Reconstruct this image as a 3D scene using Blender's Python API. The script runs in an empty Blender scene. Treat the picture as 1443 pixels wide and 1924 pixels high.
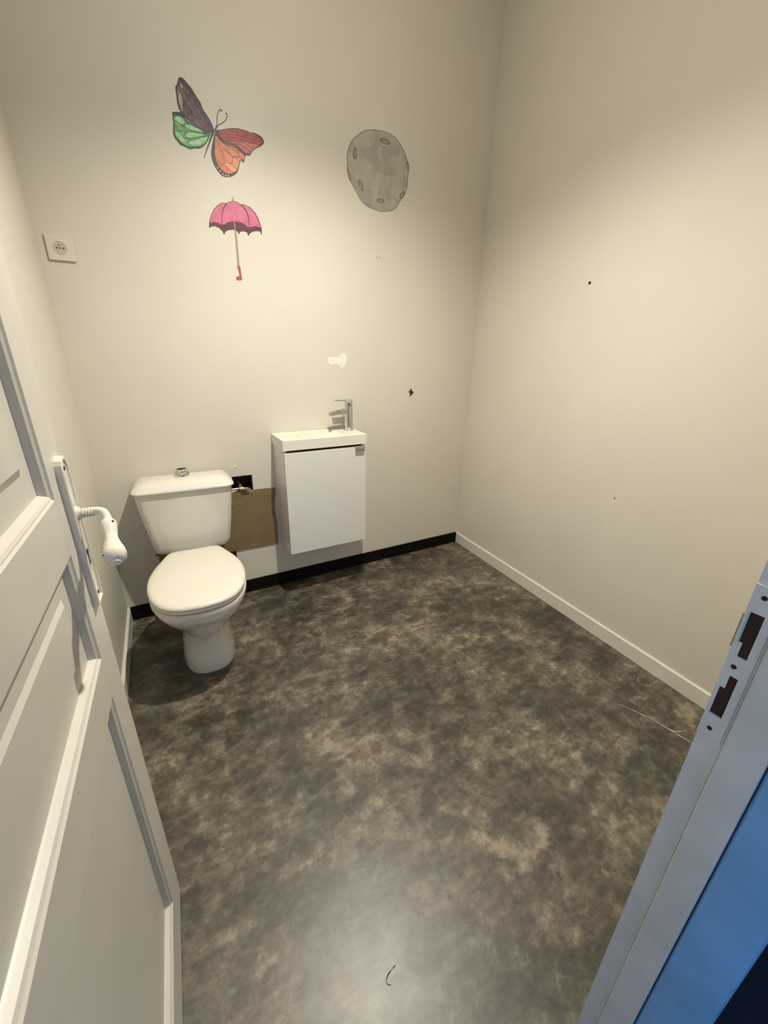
import bpy, bmesh, math, random
from mathutils import Vector, Matrix
random.seed(4)
scene = bpy.context.scene
C = scene.collection

# ------------------------------------------------------------------ camera
cam_data = bpy.data.cameras.new('camera')
cam_data.sensor_fit = 'HORIZONTAL'
cam_data.sensor_width = 36.0
cam_data.lens = 19.184
cam_data.clip_start = 0.01
cam = bpy.data.objects.new('camera', cam_data)
C.objects.link(cam)
RX = Vector((0.874891, -0.483908, 0.019958))
RU = Vector((0.16232, 0.331798, 0.92928))
RF = Vector((0.456308, 0.80978, -0.368835))
cam.matrix_world = Matrix(((RX.x, RU.x, -RF.x, 0), (RX.y, RU.y, -RF.y, 0), (RX.z, RU.z, -RF.z, 1.28), (0, 0, 0, 1)))
scene.camera = cam

# ------------------------------------------------------------------ world, light, exposure
world = bpy.data.worlds.new('world')
scene.world = world
world.use_nodes = True
wb = world.node_tree.nodes['Background']
wb.inputs[0].default_value = (0.35, 0.55, 1.0, 1)
wb.inputs[1].default_value = 0.25
scene.view_settings.view_transform = 'Standard'
scene.view_settings.look = 'None'
scene.view_settings.gamma = 1.0
scene.view_settings.use_curve_mapping = False
scene.view_settings.exposure = 0.0

LAMP = (0.63, 1.10, 2.42)          # bare bulb hanging from the ceiling
LAMP_POINT_W = 14.0
LAMP_DOWN_W = 165.0
LAMP_COL = (1.0, 0.93, 0.78)
HALL_W = 14.0                      # daylight through the hall window
def light(name, kind, loc, energy, col, parent=None, **kw):
    d = bpy.data.lights.new(name, kind)
    d.energy = energy
    d.color = col
    for k, v in kw.items():
        setattr(d, k, v)
    o = bpy.data.objects.new(name, d)
    C.objects.link(o)
    o.location = loc
    if parent:
        o.parent = parent
    return o
hw_light = light('hall_window_daylight', 'AREA', (-1.385, -0.85, 1.45), HALL_W, (0.55, 0.73, 1.0), shape='RECTANGLE', size=0.9, size_y=1.2)
hw_light.rotation_euler = (math.radians(90), 0, math.radians(-90))   # faces along the hall (+X)
hb_light = light('hall_added_window_daylight', 'AREA', (-0.10, -1.685, 1.35), 10.0, (0.50, 0.70, 1.0), shape='RECTANGLE', size=0.8, size_y=1.3)  # second window light, added to cool the door mouldings
hb_light.rotation_euler = (math.radians(90), 0, 0)   # faces across the hall (+Y)

# ------------------------------------------------------------------ helpers
def tag(o, label=None, cat=None, group=None, kind=None):
    if label: o['label'] = label
    if cat: o['category'] = cat
    if group: o['group'] = group
    if kind: o['kind'] = kind
    return o
def empty(name, loc=(0, 0, 0), rz=0.0):
    o = bpy.data.objects.new(name, None)
    C.objects.link(o)
    o.empty_display_size = 0.05
    o.location = loc
    o.rotation_euler = (0, 0, rz)
    return o
def obj(name, bm, mat, parent=None, smooth=None, loc=None):
    bmesh.ops.recalc_face_normals(bm, faces=bm.faces[:])
    me = bpy.data.meshes.new(name)
    bm.to_mesh(me)
    bm.free()
    if smooth is not None:
        for p in me.polygons: p.use_smooth = True
        me.set_sharp_from_angle(angle=math.radians(smooth))
    me.materials.append(mat)
    o = bpy.data.objects.new(name, me)
    C.objects.link(o)
    if parent: o.parent = parent
    if loc: o.location = loc
    return o
def box(bm, x0, x1, y0, y1, z0, z1, bev=0.0, seg=2):
    vs = [bm.verts.new(p) for p in ((x0, y0, z0), (x1, y0, z0), (x1, y1, z0), (x0, y1, z0), (x0, y0, z1), (x1, y0, z1), (x1, y1, z1), (x0, y1, z1))]
    fs = [bm.faces.new([vs[i] for i in f]) for f in ((0, 3, 2, 1), (4, 5, 6, 7), (0, 1, 5, 4), (1, 2, 6, 5), (2, 3, 7, 6), (3, 0, 4, 7))]
    if bev > 0:
        es = list({e for f in fs for e in f.edges})
        bmesh.ops.bevel(bm, geom=es, offset=bev, segments=seg, profile=0.5, affect='EDGES')
    return bm
def BX(*a, **k):
    return box(bmesh.new(), *a, **k)
def hexa(bm, pts):
    """box from 8 corner points, bottom loop then top loop"""
    vs = [bm.verts.new(p) for p in pts]
    for f in ((0, 3, 2, 1), (4, 5, 6, 7), (0, 1, 5, 4), (1, 2, 6, 5), (2, 3, 7, 6), (3, 0, 4, 7)):
        bm.faces.new([vs[i] for i in f])
    return bm
def loft(bm, rings, cap0=True, cap1=True):
    L = [[bm.verts.new(p) for p in r] for r in rings]
    n = len(L[0])
    for a, b in zip(L, L[1:]):
        for i in range(n):
            bm.faces.new((a[i], a[(i + 1) % n], b[(i + 1) % n], b[i]))
    if cap0: bm.faces.new(L[0])
    if cap1: bm.faces.new(L[-1])
    return bm
def tube(bm, pts, rad, n=12, cap=True):
    pts = [Vector(p) for p in pts]
    rads = rad if isinstance(rad, (list, tuple)) else [rad] * len(pts)
    rings = []
    t0 = (pts[1] - pts[0]).normalized()
    up = Vector((0, 0, 1)) if abs(t0.z) < 0.9 else Vector((1, 0, 0))
    a = t0.cross(up).normalized()
    for i, p in enumerate(pts):
        t = (pts[min(i + 1, len(pts) - 1)] - pts[max(i - 1, 0)]).normalized()
        a = (a - t * a.dot(t)).normalized()
        b = t.cross(a)
        rings.append([p + (a * math.cos(2 * math.pi * k / n) + b * math.sin(2 * math.pi * k / n)) * rads[i] for k in range(n)])
    return loft(bm, rings, cap, cap)
def lathe(bm, prof, cx=0, cy=0, n=24):
    """profile of (r, z) from bottom to top around a vertical axis"""
    rings = [[(cx + r * math.cos(2 * math.pi * k / n), cy + r * math.sin(2 * math.pi * k / n), z) for k in range(n)] for r, z in prof]
    return loft(bm, rings)
def spline(pts, k=6, closed=False):
    """Catmull-Rom through the points"""
    P = [Vector(p) for p in pts]
    n = len(P)
    out = []
    for i in range(n if closed else n - 1):
        if closed:
            p0, p1, p2, p3 = P[i - 1], P[i], P[(i + 1) % n], P[(i + 2) % n]
        else:
            p0, p1, p2, p3 = P[max(i - 1, 0)], P[i], P[i + 1], P[min(i + 2, n - 1)]
        for j in range(k):
            t = j / k
            out.append(0.5 * ((2 * p1) + (p2 - p0) * t + (2 * p0 - 5 * p1 + 4 * p2 - p3) * t * t + (3 * p1 - p0 - 3 * p2 + p3) * t ** 3))
    if not closed: out.append(P[-1])
    return out

# ------------------------------------------------------------------ materials
def srgb(r, g, b):
    f = lambda c: ((c / 255 + 0.055) / 1.055) ** 2.4 if c > 10.3 else c / 255 / 12.92
    return (f(r), f(g), f(b))
def mat(name, col, rough=0.5, metal=0.0, var=0.06, scale=8.0, bump=0.0, bscale=200.0, coat=0.0, spec=0.5, emit=None, estr=0.0, col2=None, dist=0.0, lo=0.4, hi=0.6, detail=6.0):
    m = bpy.data.materials.new(name)
    m.use_nodes = True
    nt = m.node_tree
    b = nt.nodes['Principled BSDF']
    N = nt.nodes.new
    tc = N('ShaderNodeTexCoord')
    nz = N('ShaderNodeTexNoise')
    nz.inputs['Scale'].default_value = scale
    nz.inputs['Detail'].default_value = detail
    nz.inputs['Distortion'].default_value = dist
    nt.links.new(tc.outputs['Object'], nz.inputs['Vector'])
    rp = N('ShaderNodeValToRGB')
    rp.color_ramp.elements[0].position = lo
    rp.color_ramp.elements[1].position = hi
    c2 = col2 if col2 else tuple(max(0, c * (1 - var)) for c in col)
    rp.color_ramp.elements[0].color = (*c2, 1)
    rp.color_ramp.elements[1].color = (*col, 1)
    nt.links.new(nz.outputs['Fac'], rp.inputs['Fac'])
    nt.links.new(rp.outputs['Color'], b.inputs['Base Color'])
    b.inputs['Roughness'].default_value = rough
    b.inputs['Metallic'].default_value = metal
    b.inputs['Coat Weight'].default_value = coat
    b.inputs['Coat Roughness'].default_value = 0.08
    b.inputs['Specular IOR Level'].default_value = spec
    if emit:
        b.inputs['Emission Color'].default_value = (*emit, 1)
        b.inputs['Emission Strength'].default_value = estr
    if bump > 0:
        n2 = N('ShaderNodeTexNoise')
        n2.inputs['Scale'].default_value = bscale
        n2.inputs['Detail'].default_value = 3
        nt.links.new(tc.outputs['Object'], n2.inputs['Vector'])
        bp = N('ShaderNodeBump')
        bp.inputs['Strength'].default_value = bump
        bp.inputs['Distance'].default_value = 0.002
        nt.links.new(n2.outputs['Fac'], bp.inputs['Height'])
        nt.links.new(bp.outputs['Normal'], b.inputs['Normal'])
    return m
WALL_COL = (0.60, 0.57, 0.505)
M = {}
M['wall'] = mat('cream wall paint', WALL_COL, 0.42, var=0.03, scale=2.5, bump=0.12, bscale=160, spec=0.35)
M['ceiling'] = mat('ceiling paint', (0.62, 0.60, 0.55), 0.8, var=0.02, bump=0.05)
M['filler'] = mat('white wall filler', (0.76, 0.74, 0.69), 0.6, var=0.10, scale=60)
M['white_trim'] = mat('white gloss trim paint', (0.64, 0.615, 0.555), 0.3, var=0.03, scale=10)
M['door'] = mat('white door paint', (0.56, 0.54, 0.495), 0.38, var=0.04, scale=6, bump=0.05, bscale=90)
M['jamb'] = mat('worn white frame paint', (0.56, 0.555, 0.54), 0.42, var=0.10, scale=14, bump=0.12, bscale=60)
M['casing'] = mat('blue casing paint', (0.17, 0.40, 0.72), 0.45, var=0.15, scale=9, bump=0.08, bscale=60)
M['hall_wall'] = mat('pale blue grey hall paint', (0.50, 0.53, 0.60), 0.7, var=0.05)
M['hall_floor'] = mat('dark hall flooring', (0.006, 0.014, 0.035), 0.6, var=0.2)
M['black_trim'] = mat('dark brown black skirting', (0.005, 0.004, 0.003), 0.6, var=0.3, scale=20, spec=0.12)
M['ceramic'] = mat('white glazed ceramic', (0.66, 0.64, 0.59), 0.12, var=0.01, coat=0.6, spec=0.5)
M['seat'] = mat('ivory white seat plastic', (0.70, 0.67, 0.60), 0.30, var=0.01)
M['lacquer'] = mat('white lacquered board', (0.66, 0.65, 0.635), 0.28, var=0.01)
M['basin'] = mat('white basin composite', (0.70, 0.675, 0.61), 0.22, var=0.01)
M['chrome'] = mat('chrome', (0.72, 0.71, 0.68), 0.09, metal=1.0, var=0.02)
M['dull_metal'] = mat('satin nickel', (0.52, 0.51, 0.48), 0.38, metal=0.75, var=0.06)
M['brass'] = mat('tarnished brass', (0.62, 0.52, 0.30), 0.3, metal=0.9, var=0.25, scale=60)
M['black'] = mat('black void', (0.006, 0.005, 0.004), 0.9, var=0.4, scale=40, bump=0.5, bscale=60)
M['dark_slot'] = mat('dark slot', (0.008, 0.007, 0.006), 0.8, var=0.2)
M['mortise'] = mat('bare dark wood', (0.035, 0.010, 0.005), 0.8, var=0.5, scale=25)
M['board'] = mat('brown hardboard', (0.20, 0.14, 0.070), 0.65, var=0.10, scale=12, bump=0.08, bscale=150)
M['plastic'] = mat('white socket plastic', (0.62, 0.59, 0.515), 0.35, var=0.01)
M['socket_in'] = mat('grey white socket insert', (0.46, 0.43, 0.36), 0.4, var=0.01)
M['enamel'] = mat('white enamelled handle', (0.68, 0.65, 0.58), 0.16, var=0.02, coat=0.4)
M['chip'] = mat('chipped dark paint', (0.020, 0.017, 0.013), 0.6, var=0.2)
M['scuff'] = mat('pale scuff', (0.55, 0.51, 0.44), 0.5, var=0.5, scale=80)
M['bulb'] = mat('lit bulb glass', (0.9, 0.9, 0.9), 0.2, emit=(1.0, 0.88, 0.68), estr=6.0)
M['cord'] = mat('white cord', (0.75, 0.73, 0.68), 0.5)
# printed vinyl stickers
M['ink'] = mat('black ink', (0.012, 0.008, 0.010), 0.45, var=0.3)
M['purple'] = mat('dark purple ink', (0.055, 0.022, 0.055), 0.45, col2=(0.02, 0.010, 0.022), scale=40)
M['mauve'] = mat('grey mauve ink', (0.16, 0.10, 0.115), 0.45, col2=(0.065, 0.035, 0.05), scale=45)
M['pale_mauve'] = mat('pale mauve ink', (0.40, 0.33, 0.33), 0.45, col2=(0.22, 0.16, 0.17), scale=60)
M['dk_mauve'] = mat('brown mauve ink', (0.085, 0.058, 0.055), 0.45, col2=(0.05, 0.032, 0.034), scale=60)
M['dk_green'] = mat('dark green ink', (0.012, 0.075, 0.035), 0.45, col2=(0.006, 0.030, 0.018), scale=40)
M['green'] = mat('green ink', (0.16, 0.40, 0.17), 0.45, col2=(0.06, 0.24, 0.085), scale=50)
M['lt_green'] = mat('light green ink', (0.38, 0.60, 0.34), 0.45, col2=(0.24, 0.48, 0.24), scale=60)
M['vein_green'] = mat('green vein ink', (0.035, 0.16, 0.04), 0.45)
M['red'] = mat('red ink', (0.42, 0.035, 0.028), 0.45, col2=(0.24, 0.018, 0.020), scale=45)
M['pink_red'] = mat('rose ink', (0.50, 0.12, 0.11), 0.45, col2=(0.38, 0.055, 0.055), scale=45)
M['vein_red'] = mat('dark red vein ink', (0.12, 0.008, 0.010), 0.45)
M['orange'] = mat('orange ink', (0.66, 0.21, 0.10), 0.45, col2=(0.55, 0.13, 0.065), scale=30)
M['lt_orange'] = mat('pale orange ink', (0.74, 0.34, 0.16), 0.45, col2=(0.64, 0.25, 0.11), scale=30)
M['vein_orange'] = mat('brown vein ink', (0.14, 0.035, 0.012), 0.45)
M['pink'] = mat('pink ink', (0.56, 0.13, 0.245), 0.45, col2=(0.48, 0.10, 0.20), scale=25)
M['maroon'] = mat('maroon ink', (0.075, 0.010, 0.024), 0.45)
M['stick'] = mat('tan ink', (0.40, 0.28, 0.19), 0.45)
M['red_brown'] = mat('red brown ink', (0.36, 0.075, 0.045), 0.45)
M['moon'] = mat('grey watercolour', (0.40, 0.385, 0.335), 0.5, col2=(0.315, 0.305, 0.265), scale=14, dist=1.0)
M['crater'] = mat('sandy crater ink', (0.335, 0.285, 0.175), 0.5, col2=(0.26, 0.22, 0.13), scale=60)
M['crater_line'] = mat('brown line ink', (0.075, 0.058, 0.030), 0.5)

def floor_material():
    m = bpy.data.materials.new('mottled concrete look vinyl')
    m.use_nodes = True
    nt = m.node_tree
    b = nt.nodes['Principled BSDF']
    N = nt.nodes.new
    Lk = nt.links.new
    tc = N('ShaderNodeTexCoord')
    def noise(scale, detail, rough, dist, rot=0.0, sc=(1, 1, 1)):
        mp = N('ShaderNodeMapping')
        mp.inputs['Rotation'].default_value = (0, 0, rot)
        mp.inputs['Scale'].default_value = sc
        Lk(tc.outputs['Object'], mp.inputs['Vector'])
        n = N('ShaderNodeTexNoise')
        n.inputs['Scale'].default_value = scale
        n.inputs['Detail'].default_value = detail
        n.inputs['Roughness'].default_value = rough
        n.inputs['Distortion'].default_value = dist
        Lk(mp.outputs['Vector'], n.inputs['Vector'])
        return n.outputs['Fac']
    def math_(op, a, b_):
        n = N('ShaderNodeMath')
        n.operation = op
        for i, v in enumerate((a, b_)):
            if isinstance(v, (int, float)): n.inputs[i].default_value = v
            else: Lk(v, n.inputs[i])
        return n.outputs[0]
    n1 = noise(3.4, 12, 0.60, 0.3)
    n2 = noise(15, 9, 0.66, 0.25)
    n3 = noise(7, 9, 0.68, 0.2, rot=0.75, sc=(1, 2.8, 1))
    n4 = noise(9, 9, 0.68, 0.2, rot=-0.7, sc=(1, 2.6, 1))
    n5 = noise(55, 6, 0.66, 0.2)
    def chips(scale, amt):                          # ragged chip shapes, one grey each
        wn = N('ShaderNodeTexNoise')
        wn.inputs['Scale'].default_value = scale * 0.9
        wn.inputs['Detail'].default_value = 5
        wn.inputs['Roughness'].default_value = 0.7
        Lk(tc.outputs['Object'], wn.inputs['Vector'])
        va = N('ShaderNodeVectorMath')
        va.operation = 'MULTIPLY_ADD'
        va.inputs[1].default_value = (amt, amt, 0)
        Lk(wn.outputs['Color'], va.inputs[0])
        Lk(tc.outputs['Object'], va.inputs[2])
        vo = N('ShaderNodeTexVoronoi')
        vo.inputs['Scale'].default_value = scale
        Lk(va.outputs[0], vo.inputs['Vector'])
        bw = N('ShaderNodeRGBToBW')
        Lk(vo.outputs['Color'], bw.inputs[0])
        return bw.outputs[0]
    s = math_('ADD', math_('MULTIPLY', n1, 0.29), math_('MULTIPLY', n2, 0.20))
    s = math_('ADD', s, math_('ADD', math_('MULTIPLY', n3, 0.17), math_('MULTIPLY', n4, 0.15)))
    s = math_('ADD', s, math_('MULTIPLY', n5, 0.10))
    s = math_('ADD', s, math_('ADD', math_('MULTIPLY', chips(20, 0.12), 0.055), math_('MULTIPLY', chips(44, 0.07), 0.05)))
    rp = N('ShaderNodeValToRGB')
    cr = rp.color_ramp
    cr.elements[0].position = 0.435
    cr.elements[0].color = (0.024, 0.019, 0.013, 1)
    cr.elements[1].position = 0.585
    cr.elements[1].color = (0.245, 0.208, 0.158, 1)
    for p, c in ((0.475, (0.044, 0.041, 0.031, 1)), (0.505, (0.074, 0.062, 0.047, 1)), (0.545, (0.132, 0.112, 0.086, 1))):
        e = cr.elements.new(p)
        e.color = c
    Lk(s, rp.inputs['Fac'])
    tint = N('ShaderNodeValToRGB')                 # faint green and plum drifts in the print
    tint.color_ramp.elements[0].position = 0.40
    tint.color_ramp.elements[0].color = (1.02, 0.98, 0.97, 1)
    tint.color_ramp.elements[1].position = 0.60
    tint.color_ramp.elements[1].color = (0.97, 1.0, 0.94, 1)
    Lk(noise(2.2, 3, 0.5, 0.2, rot=0.4), tint.inputs['Fac'])
    mx = N('ShaderNodeMix')
    mx.data_type = 'RGBA'
    mx.blend_type = 'MULTIPLY'
    mx.inputs[0].default_value = 1.0
    Lk(rp.outputs['Color'], mx.inputs[6])
    Lk(tint.outputs['Color'], mx.inputs[7])
    Lk(mx.outputs[2], b.inputs['Base Color'])
    rr = N('ShaderNodeMapRange')
    rr.inputs['From Min'].default_value = 0.35
    rr.inputs['From Max'].default_value = 0.65
    rr.inputs['To Min'].default_value = 0.40
    rr.inputs['To Max'].default_value = 0.54
    Lk(n2, rr.inputs['Value'])
    Lk(rr.outputs['Result'], b.inputs['Roughness'])
    b.inputs['Specular IOR Level'].default_value = 0.35
    b.inputs['Coat Weight'].default_value = 0.75
    b.inputs['Coat Roughness'].default_value = 0.36
    bp = N('ShaderNodeBump')
    bp.inputs['Strength'].default_value = 0.10
    bp.inputs['Distance'].default_value = 0.002
    Lk(noise(60, 5, 0.6, 0.4), bp.inputs['Height'])
    Lk(bp.outputs['Normal'], b.inputs['Normal'])
    return m
M['floor'] = floor_material()

# ------------------------------------------------------------------ the room
D = 2.0857                 # face of the back wall
H = 3.00                   # ceiling height
FY0, FY1 = 0.020, 0.126    # hall face and room face of the doorway wall
def xl(y): return -0.2516 - 0.0205 * (D - y) - 0.010      # the side walls run slightly out of square
def xr(y): return 1.7685 - 0.0437 * (D - y) + 0.012
JR, JL = 0.499, -0.205     # faces of the two door jambs

fl = obj('floor', BX(xl(FY1) - 0.12, xr(D) + 0.12, FY0, D + 0.12, -0.05, 0.0), M['floor'])
tag(fl, 'dark mottled grey brown concrete-look vinyl floor', kind='structure')
tag(obj('ceiling', BX(xl(FY1) - 0.12, xr(D) + 0.12, FY0, D + 0.12, H, H + 0.05), M['ceiling']), 'plain pale ceiling', kind='structure')

# back wall, with the small opening behind the toilet cut out of it
bm = bmesh.new()
hx0, hx1, hz0, hz1 = 0.225, 0.395, 0.585, 0.672
for a in ((-0.42, hx0, 0, H), (hx1, 1.95, 0, H), (hx0, hx1, 0, hz0), (hx0, hx1, hz1, H)):
    box(bm, a[0], a[1], D, D + 0.12, a[2], a[3])
wb_ = tag(obj('wall_back', bm, M['wall']), 'cream painted back wall with stickers', kind='structure')
bm = bmesh.new()
box(bm, hx0, hx1, D + 0.075, D + 0.118, hz0, hz1)
box(bm, hx0, hx1, D + 0.010, D + 0.075, hz1 - 0.003, hz1 - 0.0005)
box(bm, hx1 - 0.003, hx1 - 0.0005, D + 0.010, D + 0.075, hz0, hz1 - 0.003)
obj('opening_lining', bm, M['black'], wb_)
bm = bmesh.new()                                            # crumbly black top edge
for k in range(5):
    x = 0.315 + 0.017 * k
    box(bm, x, x + 0.012, D - 0.0015, D + 0.01, hz1 - 0.004, hz1 + random.uniform(-0.001, 0.004))
obj('opening_edge', bm, M['black'], wb_)
obj('lower_gap', BX(0.215, 0.274, D - 0.002, D + 0.004, 0.226, 0.272), M['dark_slot'], wb_)

def side_wall(name, fx, out, label):
    y0, y1 = FY0, D + 0.12
    bm = hexa(bmesh.new(), [(fx(y0), y0, 0), (fx(y0) + out, y0, 0), (fx(y1) + out, y1, 0), (fx(y1), y1, 0),
                            (fx(y0), y0, H), (fx(y0) + out, y0, H), (fx(y1) + out, y1, H), (fx(y1), y1, H)])
    return tag(obj(name, bm, M['wall']), label, kind='structure')
wl_ = side_wall('wall_left', xl, -0.10, 'cream painted left wall behind the open door')
wr_ = side_wall('wall_right', xr, 0.10, 'bare cream painted right wall')
bm = bmesh.new()
box(bm, JR + 0.04, xr(FY1), FY0, FY1, 0, H)
box(bm, xl(FY1), JL - 0.04, FY0, FY1, 0, H)
box(bm, JL - 0.04, JR + 0.04, FY0, FY1, 2.09, H)
tag(obj('wall_front', bm, M['wall']), 'wall around the doorway', kind='structure')

# skirting boards
BH = 0.0714
tag(obj('baseboard_back', BX(xl(D) + 0.011, xr(D) - 0.012, D - 0.009, D - 0.0003, 0.0, BH + 0.003, bev=0.0012), M['black_trim']), 'thin black skirting along the back wall', kind='structure')
def skirting(name, fx, sgn, y0, label):
    t = 0.011
    y1 = D - 0.0005
    pr = [(0, 0), (t, 0), (t, BH - 0.0035), (t - 0.006, BH), (0, BH)]   # (depth, height)
    bm = loft(bmesh.new(), [[(fx(y) + sgn * d, y, z) for d, z in pr] for y in (y0, y1)])
    return tag(obj(name, bm, M['white_trim']), label, kind='structure')
skirting('baseboard_left', xl, 1, FY1 + 0.001, 'white skirting along the left wall')
skirting('baseboard_right', xr, -1, FY1 + 0.001, 'white skirting along the right wall')

# ------------------------------------------------------------------ door frame, casing, hall
tr = empty('trim_1', (JR, FY1, 0))
tag(tr, 'worn white right door jamb with a strike plate', kind='structure')
def jl(*a): return (a[0] - JR, a[1] - JR, a[2] - FY1, a[3] - FY1, a[4], a[5])
Z = [(0.906, 0.962), (0.987, 1.041)]
YS = 0.101                                                    # where the stop begins
bm = bmesh.new()
box(bm, *jl(JR, JR + 0.018, YS, FY1, 0, Z[0][0]))
box(bm, *jl(JR, JR + 0.018, YS, FY1, Z[0][1], Z[1][0]))
box(bm, *jl(JR, JR + 0.018, YS, FY1, Z[1][1], 2.05))
for z0, z1 in Z:
    box(bm, *jl(JR, JR + 0.018, YS, 0.1105, z0, z1))
    box(bm, *jl(JR, JR + 0.018, 0.1225, FY1, z0, z1))
box(bm, *jl(JR + 0.018, JR + 0.0395, YS, FY1, 0, 2.05))
obj('jamb', bm, M['jamb'], tr)
for z0, z1 in Z:
    obj('mortise', BX(*jl(JR + 0.0006, JR + 0.0178, 0.1106, 0.1224, z0, z1)), M['mortise'], tr)
obj('door_stop', BX(*jl(JR - 0.004, JR + 0.0395, 0.064, YS - 0.0006, 0, 2.05), bev=0.002), M['jamb'], tr)
bm = bmesh.new()                                              # strike plate with two cut-outs
P0, P1 = JR - 0.0018, JR - 0.0001
for y0, y1, z0, z1 in ((0.1035, 0.1262, 0.875, 0.906), (0.1035, 0.1262, 0.962, 0.987), (0.1035, 0.1262, 1.041, 1.072),
                       (0.1035, 0.1105, 0.906, 0.962), (0.1035, 0.1105, 0.987, 1.041), (0.1225, 0.1262, 0.906, 0.962), (0.1235, 0.1262, 0.987, 1.041),
                       (0.1180, 0.1225, 0.944, 0.962), (0.1190, 0.1235, 0.987, 1.004)):
    box(bm, *jl(P0, P1, y0, y1, z0, z1))
sp = obj('strike_plate', bm, M['jamb'], tr)
for y, z in ((0.1165, 1.060), (0.1178, 0.974), (0.1165, 0.887)):
    bm = tube(bmesh.new(), [(P0 - 0.0006 - JR, y - FY1, z), (P0 + 0.0004 - JR, y - FY1, z)], 0.0026, 10)
    obj('screw_head', bm, M['dark_slot'], sp)
obj('strike_lip', BX(*jl(JR - 0.0022, JR - 0.0002, 0.1263, 0.1275, 0.995, 1.037)), M['brass'], sp)
# the hinge side and head of the frame
bm = bmesh.new()
box(bm, JL - 0.0395, JL, 0.064, FY1, 0, 2.05)
box(bm, JL - 0.0395, JR + 0.0395, 0.064, FY1, 2.05, 2.0895)
tag(obj('trim_2', bm, M['jamb']), 'white hinge-side jamb and head of the door frame', kind='structure')
# blue casing on the hall side
bm = bmesh.new()
box(bm, JR - 0.001, JR + 0.085, 0.003, 0.0632, 0, 2.12, bev=0.006, seg=3)
box(bm, JL - 0.085, JL + 0.001, 0.003, 0.0632, 0, 2.12, bev=0.006, seg=3)
box(bm, JL + 0.001, JR - 0.001, 0.003, 0.0632, 2.052, 2.12, bev=0.006, seg=3)
tag(obj('trim_3', bm, M['casing'], smooth=40), 'blue painted door casing on the hall side', kind='structure')
# hall behind the camera
tag(obj('floor_hall', BX(-1.4, 2.4, -1.7, FY0 - 0.0005, -0.05, 0.0), M['hall_floor']), 'dark hall floor', kind='structure')
tag(obj('ceiling_hall', BX(-1.4, 2.4, -1.7, FY0 - 0.0005, H, H + 0.05), M['hall_wall']), 'hall ceiling', kind='structure')
tag(obj('wall_hall_right', BX(2.4, 2.5, -1.7, FY0, 0, H), M['hall_wall']), 'pale hall wall', kind='structure')
bm = bmesh.new()                                              # far side of the hall, window opening added for the second daylight
box(bm, -1.5, -0.50, -1.80, -1.7, 0, H)
box(bm, 0.30, 2.5, -1.80, -1.7, 0, H)
box(bm, -0.50, 0.30, -1.80, -1.7, 0, 0.70)
box(bm, -0.50, 0.30, -1.80, -1.7, 2.00, H)
tag(obj('wall_hall_far', bm, M['hall_wall']), 'hall wall behind the camera with an added window opening', kind='structure')
bm = bmesh.new()                                              # end wall of the hall with its window opening
box(bm, -1.5, -1.4, -1.7, -1.30, 0, H)
box(bm, -1.5, -1.4, -0.40, FY0, 0, H)
box(bm, -1.5, -1.4, -1.30, -0.40, 0, 0.85)
box(bm, -1.5, -1.4, -1.30, -0.40, 2.05, H)
tag(obj('wall_hall_left', bm, M['hall_wall']), 'end wall of the hall with a window opening', kind='structure')

# ------------------------------------------------------------------ the open panelled door
DW, DT, DH = 0.680, 0.035, 2.02
# local frame: origin at the free edge on the floor, -Y towards the hinge, +X is the face turned to the room
dr = empty('door_1', (-0.1329, 0.7697, 0.008), math.radians(-3.02))
tag(dr, 'open white panelled door at the left', kind='structure')
rails = [(0.0, 0.109), (0.715, 0.794), (0.984, 1.069), (1.885, DH)]
spans = [(0.109, 0.715), (0.794, 0.984), (1.069, 1.885)]
ST = 0.086
bm = BX(-DT, 0, -ST, 0, 0, DH, bev=0.0015)
obj('stile', bm, M['door'], dr)
obj('stile', BX(-DT, 0, -DW, -DW + ST, 0, DH, bev=0.0015), M['door'], dr)
for z0, z1 in rails:
    obj('rail', BX(-DT, -0.0002, -DW + ST, -ST, z0, z1), M['door'], dr)
for z0, z1 in spans:
    y0, y1 = -DW + ST, -ST
    dep, w = -0.0135, 0.013
    # moulding running round the opening: quirk, ovolo, then down to the panel
    prof = [(0.0, 0.0), (0.0025, -0.0030), (0.0045, -0.0022), (0.0085, -0.0045), (w - 0.001, -0.0110), (w, dep), (w, dep - 0.002)]
    bm = bmesh.new()
    loft(bm, [[(d, y0 + i, z0 + i), (d, y1 - i, z0 + i), (d, y1 - i, z1 - i), (d, y0 + i, z1 - i)] for i, d in prof], False, False)
    obj('moulding', bm, M['door'], dr)
    # fielded panel
    f1, f2, rise = 0.050, 0.062, 0.005
    bm = bmesh.new()
    R_ = lambda i, d: [(d, y0 + i, z0 + i), (d, y1 - i, z0 + i), (d, y1 - i, z1 - i), (d, y0 + i, z1 - i)]
    if z0 < 0.2:
        loft(bm, [R_(-0.004, -0.024), R_(-0.004, dep - 0.0005)])
    elif z1 - z0 > 0.3:
        loft(bm, [R_(-0.004, -0.024), R_(-0.004, dep - 0.0005), R_(f1, dep - 0.0005), R_(f2, dep + rise)])
    else:
        loft(bm, [R_(-0.004, -0.024), R_(-0.004, dep - 0.0005), R_(0.045, dep - 0.0005), R_(0.053, dep + 0.003)])
    obj('panel', bm, M['door'], dr)
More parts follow.
